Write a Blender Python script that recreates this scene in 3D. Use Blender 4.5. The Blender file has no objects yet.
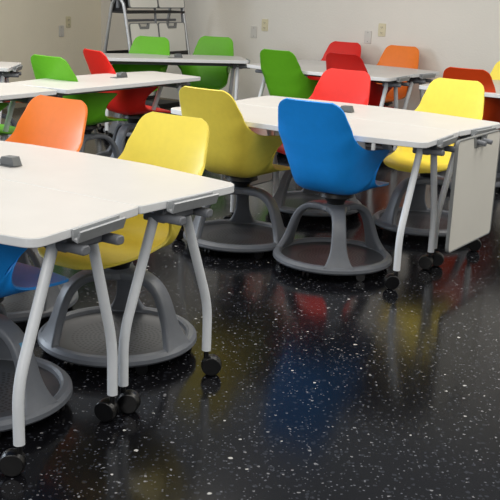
import bpy, bmesh, math, random
from mathutils import Vector, Matrix
random.seed(7)
S = bpy.context.scene
COL = S.collection
PI = math.pi
S.view_settings.view_transform = 'Standard'
S.view_settings.look = 'None'
S.view_settings.exposure = 0.0

# ------------------------------------------------------------------ materials
def lin(c):
    return tuple(((v/255)/12.92 if v/255 <= .04045 else (((v/255)+.055)/1.055)**2.4) for v in c) + (1,)

def mat(name, rgb, rough=.5, metal=0, var=.06, nscale=30, bump=0, spec=.5, coat=0):
    m = bpy.data.materials.new(name); m.use_nodes = True
    nt = m.node_tree; b = nt.nodes['Principled BSDF']
    b.inputs['Roughness'].default_value = rough
    b.inputs['Metallic'].default_value = metal
    b.inputs['Specular IOR Level'].default_value = spec
    if coat: b.inputs['Coat Weight'].default_value = coat
    tc = nt.nodes.new('ShaderNodeTexCoord'); n = nt.nodes.new('ShaderNodeTexNoise')
    n.inputs['Scale'].default_value = nscale; n.inputs['Detail'].default_value = 4
    nt.links.new(tc.outputs['Object'], n.inputs['Vector'])
    r = nt.nodes.new('ShaderNodeValToRGB'); c = lin(rgb)
    r.color_ramp.elements[0].position = .3; r.color_ramp.elements[1].position = .7
    r.color_ramp.elements[0].color = tuple(v*(1-var) for v in c[:3])+(1,)
    r.color_ramp.elements[1].color = tuple(min(1, v*(1+var)) for v in c[:3])+(1,)
    nt.links.new(n.outputs['Fac'], r.inputs['Fac']); nt.links.new(r.outputs['Color'], b.inputs['Base Color'])
    if bump:
        bp = nt.nodes.new('ShaderNodeBump'); bp.inputs['Strength'].default_value = bump; bp.inputs['Distance'].default_value = .002
        n2 = nt.nodes.new('ShaderNodeTexNoise'); n2.inputs['Scale'].default_value = 250
        nt.links.new(tc.outputs['Object'], n2.inputs['Vector'])
        nt.links.new(n2.outputs['Fac'], bp.inputs['Height']); nt.links.new(bp.outputs['Normal'], b.inputs['Normal'])
    return m

PLAST = {
 'yellow': mat('plastic_yellow', (240, 218, 84), .42, var=.03, bump=.15, spec=.35),
 'blue':   mat('plastic_blue', (26, 142, 232), .42, var=.03, bump=.15, spec=.35),
 'orange': mat('plastic_orange', (242, 126, 36), .42, var=.03, bump=.15, spec=.35),
 'red':    mat('plastic_red', (222, 36, 26), .42, var=.03, bump=.15, spec=.35),
 'green':  mat('plastic_green', (98, 172, 32), .42, var=.03, bump=.15, spec=.35),
 'red_shaded': mat('plastic_red_shaded', (184, 18, 10), .42, var=.03, bump=.15, spec=.3),  # the red plastic again, with shade painted into its colour
 'orange_shaded':   mat('plastic_orange_shaded', (205, 66, 18), .42, var=.03, bump=.15, spec=.35),  # orange plastic darkened, shade is baked into this base colour
}
M_base = mat('grey_plastic_base', (104, 108, 115), .4, var=.05, bump=.1)
M_dark = mat('dark_plastic', (28, 28, 31), .45)
M_wheel = mat('caster_rubber', (10, 10, 12), .3)
M_top = mat('white_laminate', (208, 204, 199), .38, var=.02, nscale=8, spec=.4)
M_edge = mat('white_edge_band', (226, 228, 230), .4, var=.02)
M_leg = mat('silver_painted_steel', (226, 230, 234), .35, metal=0, var=.02)
M_alu = mat('brushed_aluminium', (168, 171, 174), .38, metal=.25, var=.05, nscale=80)
M_bracket = mat('grey_bracket', (112, 115, 121), .45, var=.05)
M_board = mat('whiteboard_enamel', (224, 222, 214), .18, var=.015, nscale=5)
M_boardedge = mat('whiteboard_grey_rim', (120, 122, 122), .5)
M_plate = mat('ivory_wall_plate', (222, 212, 178), .5, var=.02)
M_plate2 = mat('white_wall_plate', (214, 210, 202), .5, var=.02)
M_slot = mat('socket_slot_dark', (60, 52, 44), .6)
M_chrome = mat('easel_silver_tube', (176, 178, 180), .3, metal=.6, var=.03)
M_black = mat('easel_black', (26, 26, 28), .5)
M_tape = mat('sticker_blue', (70, 140, 180), .4, var=.1)
M_cover = mat('power_module_grey', (98, 101, 102), .45, metal=.1)
M_baseb = mat('baseboard_vinyl', (150, 140, 120), .6, var=.04)

def wall_mat(name, rgb):
    m = mat(name, rgb, .85, var=.035, nscale=1.2, spec=.2)
    nt = m.node_tree; b = nt.nodes['Principled BSDF']
    tc = nt.nodes['Texture Coordinate'] if 'Texture Coordinate' in nt.nodes else nt.nodes.new('ShaderNodeTexCoord')
    v = nt.nodes.new('ShaderNodeTexNoise'); v.inputs['Scale'].default_value = 60; v.inputs['Detail'].default_value = 5
    bp = nt.nodes.new('ShaderNodeBump'); bp.inputs['Strength'].default_value = .35; bp.inputs['Distance'].default_value = .006
    nt.links.new(tc.outputs['Object'], v.inputs['Vector']); nt.links.new(v.outputs['Fac'], bp.inputs['Height'])
    nt.links.new(bp.outputs['Normal'], b.inputs['Normal'])
    return m
M_wall = wall_mat('painted_wall_back', (236, 231, 221))
M_wall_l = wall_mat('painted_wall_left', (250, 241, 218))

def floor_mat():
    m = bpy.data.materials.new('black_terrazzo_floor'); m.use_nodes = True
    nt = m.node_tree; N = nt.nodes; L = nt.links; b = N['Principled BSDF']
    tc = N.new('ShaderNodeTexCoord')
    def chips(scale, thr, col, prev, keep):
        # distort a little for irregular flakes
        nz = N.new('ShaderNodeTexNoise'); nz.inputs['Scale'].default_value = scale*1.6
        mx = N.new('ShaderNodeVectorMath'); mx.operation = 'SCALE'; mx.inputs['Scale'].default_value = .55/scale
        ad = N.new('ShaderNodeVectorMath'); ad.operation = 'ADD'
        L.new(tc.outputs['Object'], nz.inputs['Vector']); L.new(nz.outputs['Color'], mx.inputs[0])
        L.new(tc.outputs['Object'], ad.inputs[0]); L.new(mx.outputs[0], ad.inputs[1])
        v = N.new('ShaderNodeTexVoronoi'); v.inputs['Scale'].default_value = scale
        L.new(ad.outputs[0], v.inputs['Vector'])
        sp = N.new('ShaderNodeSeparateColor'); L.new(v.outputs['Color'], sp.inputs[0])
        c1 = N.new('ShaderNodeMath'); c1.operation = 'GREATER_THAN'; c1.inputs[1].default_value = 1-keep
        L.new(sp.outputs[0], c1.inputs[0])
        th = N.new('ShaderNodeMath'); th.operation = 'MULTIPLY'; th.inputs[1].default_value = thr
        L.new(sp.outputs[1], th.inputs[0])
        c2 = N.new('ShaderNodeMath'); c2.operation = 'LESS_THAN'
        L.new(v.outputs['Distance'], c2.inputs[0]); L.new(th.outputs[0], c2.inputs[1])
        a = N.new('ShaderNodeMath'); a.operation = 'MULTIPLY'
        L.new(c1.outputs[0], a.inputs[0]); L.new(c2.outputs[0], a.inputs[1])
        mix = N.new('ShaderNodeMix'); mix.data_type = 'RGBA'
        L.new(a.outputs[0], mix.inputs['Factor'])
        if prev is None: mix.inputs['A'].default_value = lin((17, 17, 20))
        else: L.new(prev, mix.inputs['A'])
        mix.inputs['B'].default_value = lin(col)
        return mix.outputs['Result']
    o = chips(60, .5, (44, 46, 52), None, .5)
    o = chips(120, .5, (96, 98, 104), o, .16)
    o = chips(70, .42, (128, 128, 131), o, .07)
    o = chips(38, .26, (192, 191, 188), o, .055)
    # 30 cm tile joints, barely visible
    br = N.new('ShaderNodeTexBrick'); br.offset = 0
    br.inputs['Scale'].default_value = 1; br.inputs['Brick Width'].default_value = .305; br.inputs['Row Height'].default_value = .305
    br.inputs['Mortar Size'].default_value = .0012
    L.new(tc.outputs['Object'], br.inputs['Vector'])
    mj = N.new('ShaderNodeMix'); mj.data_type = 'RGBA'; L.new(br.outputs['Fac'], mj.inputs['Factor'])
    L.new(o, mj.inputs['A']); mj.inputs['B'].default_value = lin((10, 10, 12))
    L.new(mj.outputs['Result'], b.inputs['Base Color'])
    nr = N.new('ShaderNodeTexNoise'); nr.inputs['Scale'].default_value = 3; nr.inputs['Detail'].default_value = 3
    mr = N.new('ShaderNodeMapRange'); mr.inputs['To Min'].default_value = .11; mr.inputs['To Max'].default_value = .2
    L.new(tc.outputs['Object'], nr.inputs['Vector']); L.new(nr.outputs['Fac'], mr.inputs['Value']); L.new(mr.outputs[0], b.inputs['Roughness'])
    b.inputs['Specular IOR Level'].default_value = .27
    return m
M_floor = floor_mat()

def dish_mat():
    m = bpy.data.materials.new('perforated_dish_plastic'); m.use_nodes = True
    nt = m.node_tree; N = nt.nodes; L = nt.links; b = N['Principled BSDF']; b.inputs['Roughness'].default_value = .45
    tc = N.new('ShaderNodeTexCoord'); sp = N.new('ShaderNodeSeparateXYZ'); L.new(tc.outputs['Object'], sp.inputs[0])
    def M(op, a, c=None, d=None):
        n = N.new('ShaderNodeMath'); n.operation = op
        for i, v in enumerate((a, c, d)):
            if v is None: continue
            if isinstance(v, (int, float)): n.inputs[i].default_value = v
            else: L.new(v, n.inputs[i])
        return n.outputs[0]
    x, y = sp.outputs[0], sp.outputs[1]
    r = M('SQRT', M('ADD', M('MULTIPLY', x, x), M('MULTIPLY', y, y)))
    k = M('FLOOR', M('DIVIDE', r, .0165))
    fr = M('SUBTRACT', M('FRACT', M('DIVIDE', r, .0165)), .5)
    th = M('DIVIDE', M('ARCTAN2', y, x), 2*PI)
    fa = M('SUBTRACT', M('FRACT', M('MULTIPLY', M('ADD', th, .5), M('MULTIPLY', M('ADD', k, .5), 5.0))), .5)
    d = M('SQRT', M('ADD', M('MULTIPLY', fr, fr), M('MULTIPLY', fa, fa)))
    hole = M('MULTIPLY', M('LESS_THAN', d, .31), M('MULTIPLY', M('GREATER_THAN', r, .062), M('LESS_THAN', r, .182)))
    mix = N.new('ShaderNodeMix'); mix.data_type = 'RGBA'; L.new(hole, mix.inputs['Factor'])
    mix.inputs['A'].default_value = lin((60, 62, 66)); mix.inputs['B'].default_value = lin((8, 8, 10))
    L.new(mix.outputs['Result'], b.inputs['Base Color'])
    return m
M_dish = dish_mat()

# ------------------------------------------------------------------ mesh helpers
def finish(name, bm, m, parent=None, smooth=True, bevel=0, angle=.6):
    bmesh.ops.recalc_face_normals(bm, faces=bm.faces)
    me = bpy.data.meshes.new(name); bm.to_mesh(me); bm.free()
    for mm in (m if isinstance(m, (list, tuple)) else [m]): me.materials.append(mm)
    if smooth:
        for p in me.polygons: p.use_smooth = True
        try: me.set_sharp_from_angle(angle=angle)
        except Exception: pass
    o = bpy.data.objects.new(name, me); COL.objects.link(o)
    if parent: o.parent = parent
    if bevel:
        b = o.modifiers.new('bevel', 'BEVEL'); b.width = bevel; b.segments = 2; b.limit_method = 'ANGLE'; b.angle_limit = .7
    return o

def box(bm, c, s, rot=None):
    M = Matrix.Translation(c)
    if rot is not None: M = M @ rot
    M = M @ Matrix.Diagonal((s[0], s[1], s[2], 1))
    bmesh.ops.create_cube(bm, size=1, matrix=M)

def cyl(bm, p0, p1, r0, r1=None, seg=20):
    p0, p1 = Vector(p0), Vector(p1); d = p1-p0
    q = d.to_track_quat('Z', 'Y').to_matrix().to_4x4()
    bmesh.ops.create_cone(bm, cap_ends=True, segments=seg, radius1=r0, radius2=r0 if r1 is None else r1, depth=d.length,
                          matrix=Matrix.Translation((p0+p1)/2) @ q)

def sweep(bm, path, prof, side=None, closed=False, cap=True):
    """sweep closed 2-D profile (a along side, b along normal) along path points; side = fixed side vector or None."""
    path = [Vector(p) for p in path]; n = len(path); rings = []
    up = Vector((0, 0, 1)); prev = None
    for i, p in enumerate(path):
        if closed: t = (path[(i+1) % n]-path[i-1])
        else: t = path[min(i+1, n-1)]-path[max(i-1, 0)]
        t.normalize()
        if side is not None: s = Vector(side); s = (s-t*s.dot(t)).normalized()
        else:
            if prev is None:
                s = t.cross(up)
                if s.length < .05: s = t.cross(Vector((0, 1, 0)))
            else: s = prev-t*prev.dot(t)
            s.normalize(); prev = s
        b = s.cross(t)
        sc = 1
        rings.append([bm.verts.new(p+s*a+b*c) for a, c in (prof(i/(n-1)) if callable(prof) else prof)])
    m = len(rings[0])
    for i in range(n if closed else n-1):
        A, B = rings[i], rings[(i+1) % n]
        for j in range(m): bm.faces.new((A[j], A[(j+1) % m], B[(j+1) % m], B[j]))
    if cap and not closed:
        bm.faces.new(rings[0]); bm.faces.new(rings[-1])

def circ(r, n=14): return [(r*math.cos(2*PI*k/n), r*math.sin(2*PI*k/n)) for k in range(n)]
def rrect(w, h, r, n=4):
    o = []
    for cx, cy, a0 in ((w/2-r, h/2-r, 0), (-w/2+r, h/2-r, PI/2), (-w/2+r, -h/2+r, PI), (w/2-r, -h/2+r, 1.5*PI)):
        for k in range(n+1): a = a0+PI/2*k/n; o.append((cx+r*math.cos(a), cy+r*math.sin(a)))
    return o

def roundpoly(pts, rad, n=6):
    out = []; N_ = len(pts)
    for i, p in enumerate(pts):
        p = Vector(p); a = (Vector(pts[i-1])-p).normalized(); b = (Vector(pts[(i+1) % N_])-p).normalized(); r = rad[i]
        if r <= 0: out.append(tuple(p)); continue
        ang = a.angle(b); d = r/math.tan(ang/2)
        p0 = p+a*d; p1 = p+b*d; 
        for k in range(n+1):
            t = k/n; q = (1-t)**2*p0+2*t*(1-t)*p+t*t*p1; out.append(tuple(q))
    return out

def prism(bm, pts, z0, z1):
    lo = [bm.verts.new((x, y, z0)) for x, y in pts]; hi = [bm.verts.new((x, y, z1)) for x, y in pts]
    n = len(pts)
    top = bm.faces.new(hi); bm.faces.new(list(reversed(lo)))
    for i in range(n): bm.faces.new((lo[i], lo[(i+1) % n], hi[(i+1) % n], hi[i]))
    return top

def lathe(bm, prof, seg=64, closed=True):
    rings = []
    for k in range(seg):
        a = 2*PI*k/seg; rings.append([bm.verts.new((r*math.cos(a), r*math.sin(a), z)) for r, z in prof])
    m = len(prof)
    for k in range(seg):
        A, B = rings[k], rings[(k+1) % seg]
        for j in range(m if closed else m-1): bm.faces.new((A[j], B[j], B[(j+1) % m], A[(j+1) % m]))

def catmull(pts, sub):
    out = []; n = len(pts)
    for i in range(n-1):
        p0, p1, p2, p3 = pts[max(i-1, 0)], pts[i], pts[i+1], pts[min(i+2, n-1)]
        for k in range(sub):
            t = k/sub
            out.append(tuple(.5*((2*b)+(-a+c)*t+(2*a-5*b+4*c-d)*t*t+(-a+3*b-3*c+d)*t**3) for a, b, c, d in zip(p0, p1, p2, p3)))
    out.append(tuple(pts[-1])); return out

def thing(name, label, cat, loc=(0, 0, 0), rz=0, group=None):
    o = bpy.data.objects.new(name, None); COL.objects.link(o); o.empty_display_size = .1
    o.location = loc; o.rotation_euler = (0, 0, rz); o['label'] = label; o['category'] = cat
    if group: o['group'] = group
    return o
def copy_tree(o, parent=None):
    c = o.copy(); COL.objects.link(c); c.parent = parent
    for ch in list(o.children): copy_tree(ch, c)
    return c
def struct(o):
    o['kind'] = 'structure'; return o

# ------------------------------------------------------------------ chair
# rows: centre y,z | edge x,y,z | power
ROWS = [
 (.295, .400, .060, .291, .400, 2),
 (.288, .413, .130, .276, .412, 2),
 (.252, .428, .182, .234, .431, 2),
 (.175, .430, .205, .150, .441, 2.4),
 (.080, .425, .212, .042, .454, 3.0),
 (-.005, .419, .216, -.022, .480, 3.6),
 (-.070, .415, .222, -.025, .536, 4.2),
 (-.125, .418, .232, .010, .588, 4.4),
 (-.168, .436, .238, .062, .628, 4.2),
 (-.202, .472, .232, -.035, .640, 3.6),
 (-.224, .522, .222, -.150, .652, 3.0),
 (-.242, .585, .210, -.214, .680, 2.5),
 (-.262, .650, .200, -.255, .716, 2.2),
 (-.284, .720, .193, -.275, .758, 2.2),
 (-.307, .785, .182, -.300, .800, 2.2),
 (-.325, .832, .172, -.320, .838, 2.2),
 (-.337, .862, .153, -.334, .864, 2.2),
 (-.344, .878, .120, -.343, .880, 2.2),
]
def shell_mesh(color):
    bm = bmesh.new(); rows = catmull(ROWS, 4); U = 28; g = []
    for (cy, cz, ex, ey, ez, p) in rows:
        r = []
        for k in range(U+1):
            u = -1+2*k/U; a = abs(u)
            uu = math.copysign(math.sin(a*PI/2)*.35+a*.65, u)
            w = a**p
            r.append(bm.verts.new((uu*ex, cy+(ey-cy)*w, cz+(ez-cz)*w)))
        g.append(r)
    for i in range(len(g)-1):
        for k in range(U): bm.faces.new((g[i][k], g[i][k+1], g[i+1][k+1], g[i+1][k]))
    bmesh.ops.recalc_face_normals(bm, faces=bm.faces)
    if sum(f.normal.z for f in bm.faces) < 0: bmesh.ops.reverse_faces(bm, faces=bm.faces)
    me = bpy.data.meshes.new('seat_shell'); bm.to_mesh(me); bm.free()
    me.materials.append(PLAST[color])
    for p in me.polygons: p.use_smooth = True
    return me

def make_chair(color):
    root = thing('classroom_chair', color, 'chair')
    sh = bpy.data.objects.new('seat_shell', shell_mesh(color)); COL.objects.link(sh); sh.parent = root
    s = sh.modifiers.new('thick', 'SOLIDIFY'); s.thickness = .009; s.offset = -1
    b = sh.modifiers.new('bev', 'BEVEL'); b.width = .003; b.segments = 2; b.limit_method = 'ANGLE'; b.angle_limit = .9
    # swivel hub
    bm = bmesh.new()
    lathe(bm, [(0.001, .395), (.085, .395), (.09, .375), (.06, .362), (.045, .345), (.042, .325), (.001, .325)], 32, False)
    finish('swivel_hub', bm, M_dark, root)
    bm = bmesh.new()
    lathe(bm, [(.001, .334), (.058, .334), (.072, .326), (.075, .306), (.06, .296), (.001, .296)], 32, False)
    finish('hub_cap', bm, M_base, root)
    # three arched straps
    path = catmull([(.035, .314), (.095, .315), (.145, .305), (.185, .278), (.213, .235), (.235, .175), (.256, .115), (.276, .070)], 4)
    for k, a in enumerate((-57, 63, 183)):
        ca, sa = math.cos(math.radians(a)), math.sin(math.radians(a))
        bm = bmesh.new()
        def pf(t):
            w = .086-.018*math.sin(min(1, t*1.15)*PI)+(.07*max(0, (t-.72)/.28)**2)+.03*max(0, .25-t)/.25
            return rrect(w, .032, .010, 3)
        sweep(bm, [(r*ca, r*sa, z) for r, z in path], pf, side=(-sa, ca, 0))
        finish('base_leg', bm, M_base, root)
    # storage ring + perforated dish
    bm = bmesh.new()
    lathe(bm, [(.262, .056), (.266, .074), (.276, .081), (.292, .078), (.304, .066), (.306, .052), (.296, .042), (.270, .040)], 72)
    finish('base_ring', bm, M_base, root)
    bm = bmesh.new()
    lathe(bm, [(.001, .050), (.19, .050), (.24, .053), (.268, .062), (.268, .046), (.001, .043)], 72, False)
    finish('storage_dish', bm, M_dish, root, angle=.3)
    for k in range(6):
        a = math.radians(k*60+30); x, y = .262*math.cos(a), .262*math.sin(a); d = a+1.1+k*.9
        bm = bmesh.new()
        dx, dy = math.cos(d), math.sin(d)
        for o in (-.012, .012):
            cyl(bm, (x+dx*(o-.006), y+dy*(o-.006), .0225), (x+dx*(o+.006), y+dy*(o+.006), .0225), .0225, seg=18)
        cyl(bm, (x, y, .022), (x, y, .045), .012, seg=12)
        finish('caster', bm, M_wheel, root)
    return root

TH = -.575
PROTO = {}
def chair(color, x, y, face, label, brot=0, group='coloured shell classroom chairs'):
    """face: yaw of the facing direction (0 = +y)"""
    if color not in PROTO: PROTO[color] = make_chair(color); o = PROTO[color]
    else: o = copy_tree(PROTO[color])
    x -= .03*math.sin(face); y += .03*math.cos(face)
    o.location = (x, y, 0); o.rotation_euler = (0, 0, face); o['label'] = label; o['group'] = group
    for ch in o.children:
        if not ch.name.startswith(('seat_shell', 'caster')): ch.rotation_euler = (0, 0, brot)
    return o

# ------------------------------------------------------------------ table
LS, LO, DE, DC, TT, ZT = .715, .757, .485, .560, .028, .724
def rrect_box(bm, c, s): box(bm, c, s)

def make_table(module=None, feet=None, kx=1.0):
    LS, LO = .715*kx, .757*kx; kd = LO-.757
    root = thing('folding_table', 'x', 'table')
    pts = [(-LS, 0), (-LO, -DE), (-.30, -DC+.004), (0, -DC-.004), (.30, -DC+.004), (LO, -DE), (LS, 0)]
    out = roundpoly(pts, [.02, .055, .25, .25, .25, .055, .02], 8)
    bm = bmesh.new(); prism(bm, out, ZT-TT, ZT)
    top = finish('tabletop', bm, [M_top, M_edge], root, angle=.5, bevel=.003)
    for p in top.data.polygons:
        if abs(p.normal.z) < .5: p.material_index = 1
    # steel under-beam
    bm = bmesh.new(); box(bm, (0, -.225, ZT-TT-.022), (1.26+2*kd, .05, .04)); box(bm, (0, -.225, ZT-TT-.002), (1.30+2*kd, .12, .006))
    finish('under_beam', bm, M_bracket, root, bevel=.004)
    for sx in (-1, 1):
        # end rail: open channel for hanging boards
        ang = math.atan2(LO-LS, DE)
        prof = [(-.004, -.004), (-.004, -.034), (.018, -.040), (.029, -.008), (.024, -.005), (.015, -.033), (.003, -.029), (.003, -.004)]
        bm = bmesh.new(); ex = LS+(LO-LS)*.5
        a, b_ = -.108, .108
        R = []
        for yy in (a, b_):
            R.append([bm.verts.new((sx*(ex+.004+px-yy*math.sin(ang)), -.225+yy*math.cos(ang), ZT+pz)) for px, pz in prof])
        m = len(prof)
        for j in range(m): bm.faces.new((R[0][j], R[0][(j+1) % m], R[1][(j+1) % m], R[1][j]))
        bm.faces.new(R[0]); bm.faces.new(R[1])
        finish('end_rail', bm, M_alu, root, angle=.4)
        # hinge block + two latch stubs
        bm = bmesh.new(); box(bm, (sx*(.655+kd), -.225, ZT-TT-.034), (.09, .17, .05)); box(bm, (sx*(.70+kd), -.225, ZT-TT-.030), (.04, .10, .035))
        finish('hinge_block', bm, M_bracket, root, bevel=.008)
        for yy in (-.298, -.152):
            bm = bmesh.new(); z = ZT-TT-.040
            sweep(bm, [(sx*(.64+kd), yy, z), (sx*(.70+kd), yy, z), (sx*(.768+kd), yy, z)], rrect(.036, .028, .012, 4))
            finish('latch_stub', bm, M_bracket, root, bevel=.004)
        fs = (feet or {}).get(sx, [(.655, -.462), (.640, -.040) if sx > 0 else (.620, -.037)])
        for (fx, fy), ty in zip(fs, (-.305, -.155)):
            bm = bmesh.new(); X0 = sx*(.652+kd); X1 = sx*(fx+kd)
            zt = ZT-TT-.03
            pts3 = [(X0, ty, zt), (X0+(X1-X0)*.5, ty+(fy-ty)*.5, zt-(zt-.265)*.5), (X1, fy, .275), (X1, fy, .20), (X1, fy, .095)]
            # smooth bend around z=.27
            pa = Vector(pts3[0]); pb = Vector((X1, fy, .27)); pc = Vector(pts3[-1])
            P = [pa+(pb-pa)*k/6 for k in range(6)]
            d1 = (pa-pb).normalized(); d2 = (pc-pb).normalized()
            for k in range(7):
                t = k/6; P.append((1-t)**2*(pb+d1*.07)+2*t*(1-t)*pb+t*t*(pb+d2*.07))
            P = [p for i, p in enumerate(P) if not (i < 6 and (p-pb).length < .075)]
            P.append(pc)
            sweep(bm, P, circ(.0168, 18), side=(1, 0, 0))
            leg = finish('leg', bm, M_leg, root, angle=.9)
            # caster: stem, hood, twin wheels
            bm = bmesh.new(); yaw = 2.1+random.uniform(-.35, .35); dx, dy = math.cos(yaw), math.sin(yaw)
            ox, oy = -dy*.02, dx*.02
            cyl(bm, (X1, fy, .06), (X1, fy, .095), .009, seg=14)
            cx_, cy_ = X1+ox, fy+oy
            for s_ in (-1, 1):
                w0, w1 = .006*s_, .024*s_
                cyl(bm, (cx_+dx*w0, cy_+dy*w0, .038), (cx_+dx*w1, cy_+dy*w1, .038), .038, .034, seg=28)
            cyl(bm, (cx_-dx*.007, cy_-dy*.007, .040), (cx_+dx*.007, cy_+dy*.007, .040), .036, seg=24)
            c = finish('caster', bm, M_wheel, root, angle=.6, bevel=.002)
    if module is not None:
        mx, my = module
        bm = bmesh.new(); box(bm, (mx, my, ZT+.0015), (.12, .06, .003))
        o = finish('power_module', bm, M_cover, root, bevel=.001)
        bm = bmesh.new(); v = [(-.040, 0), (.030, 0), (.034, .018), (.026, .030), (-.026, .032)]
        lo = [bm.verts.new((mx-.03+a, my-.020, ZT+.003+b)) for a, b in v]; hi = [bm.verts.new((mx-.03+a, my+.020, ZT+.003+b)) for a, b in v]
        bm.faces.new(lo); bm.faces.new(hi[::-1])
        for i in range(5): bm.faces.new((lo[i], lo[(i+1) % 5], hi[(i+1) % 5], hi[i]))
        finish('cable_flap', bm, M_cover, o, bevel=.002, smooth=False)
    return root

TP = {}
def table(cx, cy, yaw, label, module=None, kx=1.0):
    k = (module, kx)
    if k not in TP: TP[k] = make_table(module, None, kx); o = TP[k]
    else: o = copy_tree(TP[k])
    o.location = (cx, cy, 0); o.rotation_euler = (0, 0, yaw); o['label'] = label
    o['group'] = 'white topped folding tables on bent silver legs'
    return o

def at(c, th, a, b):   # local -> world in plan
    return (c[0]+a*math.cos(th)-b*math.sin(th), c[1]+a*math.sin(th)+b*math.cos(th))
MOD = (.06, -.18)

# near pair
NC, NT = (-.945, 3.216), -.562
x, y = at(NC, NT, .0, -.0005)
table(x, y, NT, 'white table nearest the camera, blue chair tucked under its front', None)
x, y = at(NC, NT, .0, .0005)
table(x, y, NT+PI, 'white table pushed against the nearest table, orange and yellow chairs behind it', MOD)
# middle pair
MC, MT = (.425, 5.136), -.598
x, y = at(MC, MT, 0, -.002)
table(x, y, MT, 'white table in the middle pair, blue chair with its back to us in front', None)
x, y = at(MC, MT, 0, .002)
table(x, y, MT+PI, 'far table of the middle pair with a whiteboard hanging on each end', MOD)
# rear right pair (F)
FC, FT = (.73, 8.25), -.60
x, y = at(FC, FT, 0, -.002)
table(x, y, FT, 'front table of the rear pair, behind the dark green and shade-toned red chair backs', None, .9)
x, y = at(FC, FT, 0, .002)
table(x, y, FT+PI, 'back table of the rear pair with orange chair on its wall side', MOD, .9)
# right pair (H)
HC, HT = (2.06, 7.02), -.55
x, y = at(HC, HT, 0, -.002)
table(x, y, HT, 'white table at the right edge beyond the shade-toned orange chair', None)
x, y = at(HC, HT, 0, .002)
table(x, y, HT+PI, 'white table at the right edge in front of the far yellow chair', MOD)
# E, against rack side
EC, ET = (-.72, 8.44), .26
table(EC[0], EC[1], ET+PI, 'long white table at the back wall with two green chairs behind it', (-.03, -.18), .93)
# C and D end to end, turned
CT = .99
e = (math.cos(CT), math.sin(CT)); mm = (-e[1], e[0])
def em(a, b): return (e[0]*a+mm[0]*b, e[1]*a+mm[1]*b)
x, y = em(4.92, 4.155)
table(x, y, CT+PI, 'white table turned lengthwise in front of the red and green chairs', (-.13, -.30), .95)
x, y = em(3.46, 4.17)
table(x, y, CT+PI, 'white table at the left edge joined to the end of the turned table', None)
# I far left
x, y = (-2.52, 6.95)
table(x, y, .12+PI, 'white table at the far left edge in front of the wall', None)

# ------------------------------------------------------------------ chairs
def fy(c, th=TH): return c
F_, B_ = TH, TH+PI
chair('blue', -.895, 2.885, TH-.05, 'blue chair cut off by the left edge, under the nearest table', PI)
chair('blue', .408, 4.70, TH+.03, 'blue chair with its back to us at the middle table')
chair('yellow', -.482, 3.50, B_+.0, 'yellow chair facing us behind the near table, pierced grey dish below')
chair('yellow', -.08, 5.03, TH-.04, 'yellow chair seen from behind, left of the blue chair at the middle table', PI)
chair('yellow', 1.045, 5.58, B_, 'yellow chair facing us behind the middle table, by the hanging whiteboard')
chair('yellow', 1.88, 7.42, B_, 'yellow chair cut off by the right edge near the wall')
chair('orange', -1.02, 3.90, B_, 'orange chair facing us behind the near table on the left')
chair('orange', 1.18, 8.85, B_, 'orange chair near the wall behind the rear table')
chair('orange_shaded', 1.62, 7.0, TH, 'shade-toned orange chair seen from behind at the right-hand table')
chair('orange_shaded', -2.12, 7.43, -.9, 'shade-toned orange chair mostly hidden under the far left table')
chair('red', .41, 5.95, B_, 'bright red chair facing us behind the middle table, nearest of three reds')
chair('red_shaded', .87, 7.97, TH-.1, 'shade-toned red chair seen from behind at the rear table')
chair('red', .67, 9.11, B_, 'red chair facing us on the wall side of the rear table')
chair('red', -.945, 7.21, -.92, 'red chair turned sideways beyond the lengthwise table, seat pointing right')
chair('green', -1.20, 6.60, -.60, 'light green chair by the left wall, beyond the lengthwise table')
chair('green', -1.06, 8.66, B_+.3, 'light green chair in front of the whiteboard rack')
chair('green', -.49, 9.08, B_+.3, 'light green chair at the right end of the back table')
chair('green', .33, 8.08, TH-.05, 'dark green chair seen from behind at the left of the rear table')
chair('green', -1.72, 5.93, -.9, 'green chair at the far left edge, only its seat showing under a table')

# small pale blue sticker on the near blue chair's right-hand base leg
nb = PROTO['blue']; a3 = math.radians(3); ca, sa = math.cos(a3), math.sin(a3)
X_ = Vector((-sa, ca, 0)); Y_ = Vector((.546*ca, .546*sa, -.838)); Z_ = X_.cross(Y_).normalized()
if Z_.z < 0: Z_ = -Z_; X_ = -X_
bm = bmesh.new(); Mt = Matrix((X_, Y_, Z_)).transposed().to_4x4(); Mt.translation = (.2135*ca, .2135*sa, .2662)
bmesh.ops.create_cube(bm, size=1, matrix=Mt @ Matrix.Diagonal((.020, .028, .003, 1)))
finish('sticker', bm, M_tape, nb, smooth=False)
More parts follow.
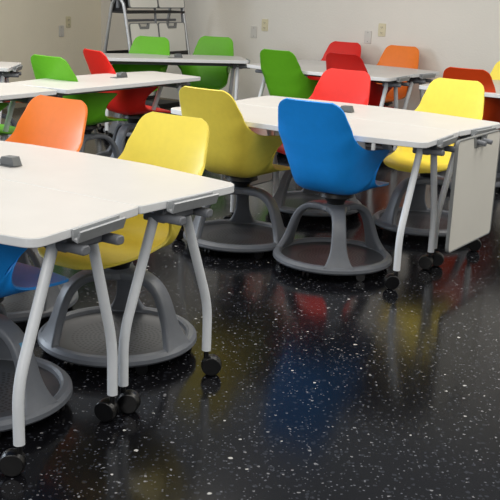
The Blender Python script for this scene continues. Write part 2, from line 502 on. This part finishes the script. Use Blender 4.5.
# ------------------------------------------------------------------ whiteboards
def make_board(w=.55, h=.545):
    root = thing('whiteboard', 'x', 'whiteboard')     # local: hangs in the x-z plane, origin at top centre, face -y
    hw = .075; hd = .042
    pts = [(-w/2, 0), (-w/2, -h), (w/2, -h), (w/2, 0), (hw, 0), (hw-.018, -hd), (-hw+.018, -hd), (-hw, 0)]
    out = roundpoly(pts, [.03, .03, .03, .03, .006, .012, .012, .006], 5)
    bm = bmesh.new()
    A = [bm.verts.new((x, -.006, z)) for x, z in out]; B = [bm.verts.new((x, .006, z)) for x, z in out]; n = len(out)
    bm.faces.new(A); bm.faces.new(B[::-1])
    for i in range(n): bm.faces.new((A[i], A[(i+1) % n], B[(i+1) % n], B[i]))
    finish('panel', bm, M_board, root, smooth=False)
    rim = roundpoly([(-w/2, 0), (-w/2, -h), (w/2, -h), (w/2, 0)], [.03]*4, 6)
    bm = bmesh.new(); sweep(bm, [(x, 0, z) for x, z in rim], rrect(.018, .008, .003, 2), side=(0, 1, 0), closed=True)
    finish('rim', bm, M_boardedge, root)
    bm = bmesh.new()
    out = roundpoly([(-hw-.012, .001), (-hw+.008, -hd-.014), (hw-.008, -hd-.014), (hw+.012, .001), (hw-.012, .001), (hw-.026, -hd+.010), (-hw+.026, -hd+.010), (-hw+.012, .001)], [0]*8, 1)
    A = [bm.verts.new((x, -.009, z)) for x, z in out]; B = [bm.verts.new((x, .009, z)) for x, z in out]; n = len(out)
    bm.faces.new(A); bm.faces.new(B[::-1])
    for i in range(n): bm.faces.new((A[i], A[(i+1) % n], B[(i+1) % n], B[i]))
    finish('handle', bm, M_boardedge, root, smooth=False)
    return root
wb0 = make_board()
for hx in (-.032, .045):
    bm = bmesh.new(); cyl(bm, (hx, -.004, -.028), (hx, -.05, -.034), .013, .012, 16)
    finish('hook_knob', bm, M_bracket, wb0, bevel=.003)
def board(src, loc, rot, label):
    o = src; o.location = loc; o.rotation_euler = rot; o['label'] = label; o['group'] = 'portable whiteboards'; return o
x, y = at(MC, MT, .812, .02)
board(wb0, (x, y, .712), (0, 0, MT+PI/2), 'white board hanging on the right end of the middle table')
x, y = at(MC, MT, -.812, .38)
board(copy_tree(wb0), (x, y, .700), (0, 0, MT-PI/2), 'pale board hanging on the left end of the middle table')

# ------------------------------------------------------------------ easel rack in the corner
RN = (math.sin(-TH), math.cos(-TH))            # unit n in plan
root = thing('whiteboard_rack', 'silver A-frame rack with black shelves holding whiteboards in the room corner', 'rack', (-1.34, 9.28, 0), TH)
# local x = t (across), y = n (length)
RL = .90
for k, yy in enumerate((0, RL)):
    bm = bmesh.new(); P = []
    bot = .30; rt = .065; ztop = 1.235
    P += [(-bot, yy, .05), (-bot+.10, yy, .50), (-rt-.02, yy, 1.09)]
    for a in range(1, 8): P.append((-rt*math.cos(PI*a/8), yy, 1.135+rt*math.sin(PI*a/8)))
    P += [(rt+.02, yy, 1.09), (bot-.10, yy, .50), (bot, yy, .05)]
    P = catmull(P, 3)
    sweep(bm, P, circ(.017, 12), side=(0, 1, 0)); finish('end_frame', bm, M_chrome, root, angle=1)
for zz, ww in ((.655, .34), (.16, .50)):
    bm = bmesh.new(); box(bm, (0, RL/2, zz), (ww, RL-.03, .02)); box(bm, (ww/2, RL/2, zz+.02), (.012, RL-.03, .05)); box(bm, (-ww/2, RL/2, zz+.02), (.012, RL-.03, .05))
    finish('shelf', bm, M_black, root, bevel=.004)
bm = bmesh.new(); box(bm, (0, RL/2, 1.075), (.22, RL+.0, .022)); finish('upper_tray', bm, M_black, root, bevel=.004)
bm = bmesh.new(); box(bm, (-.02, .04, 1.25), (.19, .025, .33)); finish('end_panel', bm, M_black, root, bevel=.004)
bm = bmesh.new(); box(bm, (-.01, RL/2, 1.38), (.03, RL, .54)); finish('centre_panel', bm, M_bracket, root, bevel=.004)
for yy in (RL/2, RL-.02):
    bm = bmesh.new(); cyl(bm, (0.10, yy, .95), (.02, yy, 1.68), .012); finish('support_tube', bm, M_bracket, root)
bm = bmesh.new(); box(bm, (.0, RL/2+.06, .995), (.03, RL-.16, .022)); finish('hook_rail', bm, M_bracket, root, bevel=.003)
for k in range(4):
    bm = bmesh.new(); sx = -1 if k % 2 else 1; yy = 0 if k < 2 else RL
    cyl(bm, (sx*.30, yy-.012, .028), (sx*.30, yy+.012, .028), .028); cyl(bm, (sx*.30, yy, .03), (sx*.30, yy, .07), .008)
    finish('caster', bm, M_wheel, root)
def rk(a, b, z):
    x, y = at((-1.34, 9.28), TH, a, b); return (x, y, z)
lean = math.atan(.2)
wb1 = make_board(.415)
for k in range(2):
    o = board(copy_tree(wb1) if k else wb1, rk(.118, .235+.43*k, .975), (-lean*.75, 0, TH+PI/2),
          ['left board of the lower row on the corner rack', 'right board of the lower row on the corner rack'][k])
    o = board(copy_tree(wb1), rk(.03, .235+.43*k, 1.655), (-.17, 0, TH+PI/2),
          ['left board of the upper row on the corner rack, top cut off', 'right board of the upper row on the corner rack, top cut off'][k])

# ------------------------------------------------------------------ room
n_ = (math.sin(.58), math.cos(.58)); t_ = (math.cos(.58), -math.sin(.58))
DB, DL, DR, DF = 8.5, -7.76, 6.5, -6.0
H = 3.0
def nt(a, b): return (t_[0]*a+n_[0]*b, t_[1]*a+n_[1]*b)
bm = bmesh.new()
c = [nt(DL-.1, DF), nt(DR+.1, DF), nt(DR+.1, DB+.1), nt(DL-.1, DB+.1)]
prism(bm, c, -.1, 0)
fl = struct(finish('floor', bm, M_floor, smooth=False))
def wall(name, a0, b0, a1, b1, m, h0=0, h1=H):
    bm = bmesh.new(); prism(bm, [nt(a0, b0), nt(a1, b0), nt(a1, b1), nt(a0, b1)], h0, h1)
    return struct(finish(name, bm, m, smooth=False))
wall('wall_back', DL-.1, DB, DR+.1, DB+.1, M_wall)
wall('wall_left', DL-.1, DF, DL, DB, M_wall_l)
wall('wall_right', DR, DF, DR+.1, DB, M_wall)
wall('baseboard_back', DL, DB-.012, DR, DB, M_baseb, 0, .10)
wall('baseboard_left', DL, DF, DL+.012, DB-.012, M_baseb, 0, .10)

# wall plates
def plate(a, b, z, rz, m, label, sockets=True):
    x, y = nt(a, b)
    root = thing('power_outlet' if sockets else 'blank_wall_plate', label, 'outlet' if sockets else 'wall plate', (x, y, z), rz)
    bm = bmesh.new(); out = rrect(.078, .122, .008, 3)
    A = [bm.verts.new((px, 0, pz)) for px, pz in out]; B = [bm.verts.new((px*.94, -.007, pz*.96)) for px, pz in out]; n = len(out)
    bm.faces.new(A); bm.faces.new(B[::-1])
    for i in range(n): bm.faces.new((A[i], A[(i+1) % n], B[(i+1) % n], B[i]))
    finish('cover_plate', bm, m, root, smooth=False)
    if sockets:
        for zz in (.026, -.026):
            bm = bmesh.new(); cyl(bm, (0, -.004, zz), (0, -.010, zz), .018, seg=24)
            s = finish('socket', bm, M_plate, root)
            bm = bmesh.new(); box(bm, (-.007, -.0105, zz), (.003, .002, .010)); box(bm, (.007, -.0105, zz), (.003, .002, .010)); box(bm, (0, -.0105, zz-.010), (.004, .002, .004))
            finish('slots', bm, M_slot, s, smooth=False)
    else:
        for zz in (.042, -.042):
            bm = bmesh.new(); cyl(bm, (0, -.006, zz), (0, -.008, zz), .003, seg=10); finish('screw', bm, M_slot, root)

for a, z, l in ((-5.498, .975, 'ivory outlet on the back wall above the dark green chair'), (-4.162, 1.004, 'ivory outlet on the back wall above the orange chair')):
    plate(a, DB-.001, z, TH, M_plate, l)
plate(-5.63, DB-.001, .897, TH, M_plate2, 'blank white plate on the back wall, left of the outlet above the green chair', False)
plate(-4.306, DB-.001, .929, TH, M_plate2, 'blank white plate on the back wall, left of the outlet above the orange chair', False)
plate(DL+.001, 7.96, .888, TH+PI/2, M_plate, 'ivory outlet on the left wall near the corner')
plate(DL+.001, 7.85, .79, TH+PI/2, M_plate2, 'blank white plate on the left wall below the outlet', False)

# ------------------------------------------------------------------ lights
def area(name, loc, rot, sx, sy, power, col):
    l = bpy.data.lights.new(name, 'AREA'); l.shape = 'RECTANGLE'; l.size = sx; l.size_y = sy; l.energy = power; l.color = col
    o = bpy.data.objects.new(name, l); o.location = loc; o.rotation_euler = rot; COL.objects.link(o); return o
for i, (a, b) in enumerate(((-4.5, 2.2), (-1.0, 2.2), (2.5, 2.2), (-4.6, 4.6), (-1.0, 5.2), (2.5, 6.0))):
    x, y = nt(a, b)
    area('ceiling_lamp', (x, y, 2.9), (0, 0, TH), 2.6, 2.0, 38 if b < 4 else 66, (1, .95, .86))
# window daylight from the left, slightly blue
x, y = nt(DL+.25, 1.6)
area('window_daylight', (x, y, 1.7), (PI/2, 0, TH-PI/2), 3.4, 1.5, 200, (.75, .86, 1))
area('added_front_fill', (-1.6, -.6, 2.1), (math.radians(76), 0, math.radians(-20)), 2.2, 1.2, 58, (1, .97, .92))  # unseen fill added behind the camera to brighten surfaces facing it
w = bpy.data.worlds.new('world'); S.world = w; w.use_nodes = True
w.node_tree.nodes['Background'].inputs[0].default_value = (.86, .92, 1, 1)
w.node_tree.nodes['Background'].inputs[1].default_value = .30

# ------------------------------------------------------------------ camera
h, p, f, r = 1.393, .273, 955.2, .041
u = Vector((0, math.sin(p), math.cos(p))); F = Vector((0, math.cos(p), -math.sin(p))); X = Vector((1, 0, 0))
R = X*math.cos(r)+u*math.sin(r); U = -X*math.sin(r)+u*math.cos(r)
cam = bpy.data.cameras.new('camera'); cam.sensor_width = 36; cam.lens = f/500*36; cam.clip_start = .05
co = bpy.data.objects.new('camera', cam); COL.objects.link(co)
Mx = Matrix((R, U, -F)).transposed().to_4x4(); Mx.translation = Vector((0, 0, h)); co.matrix_world = Mx
S.camera = co
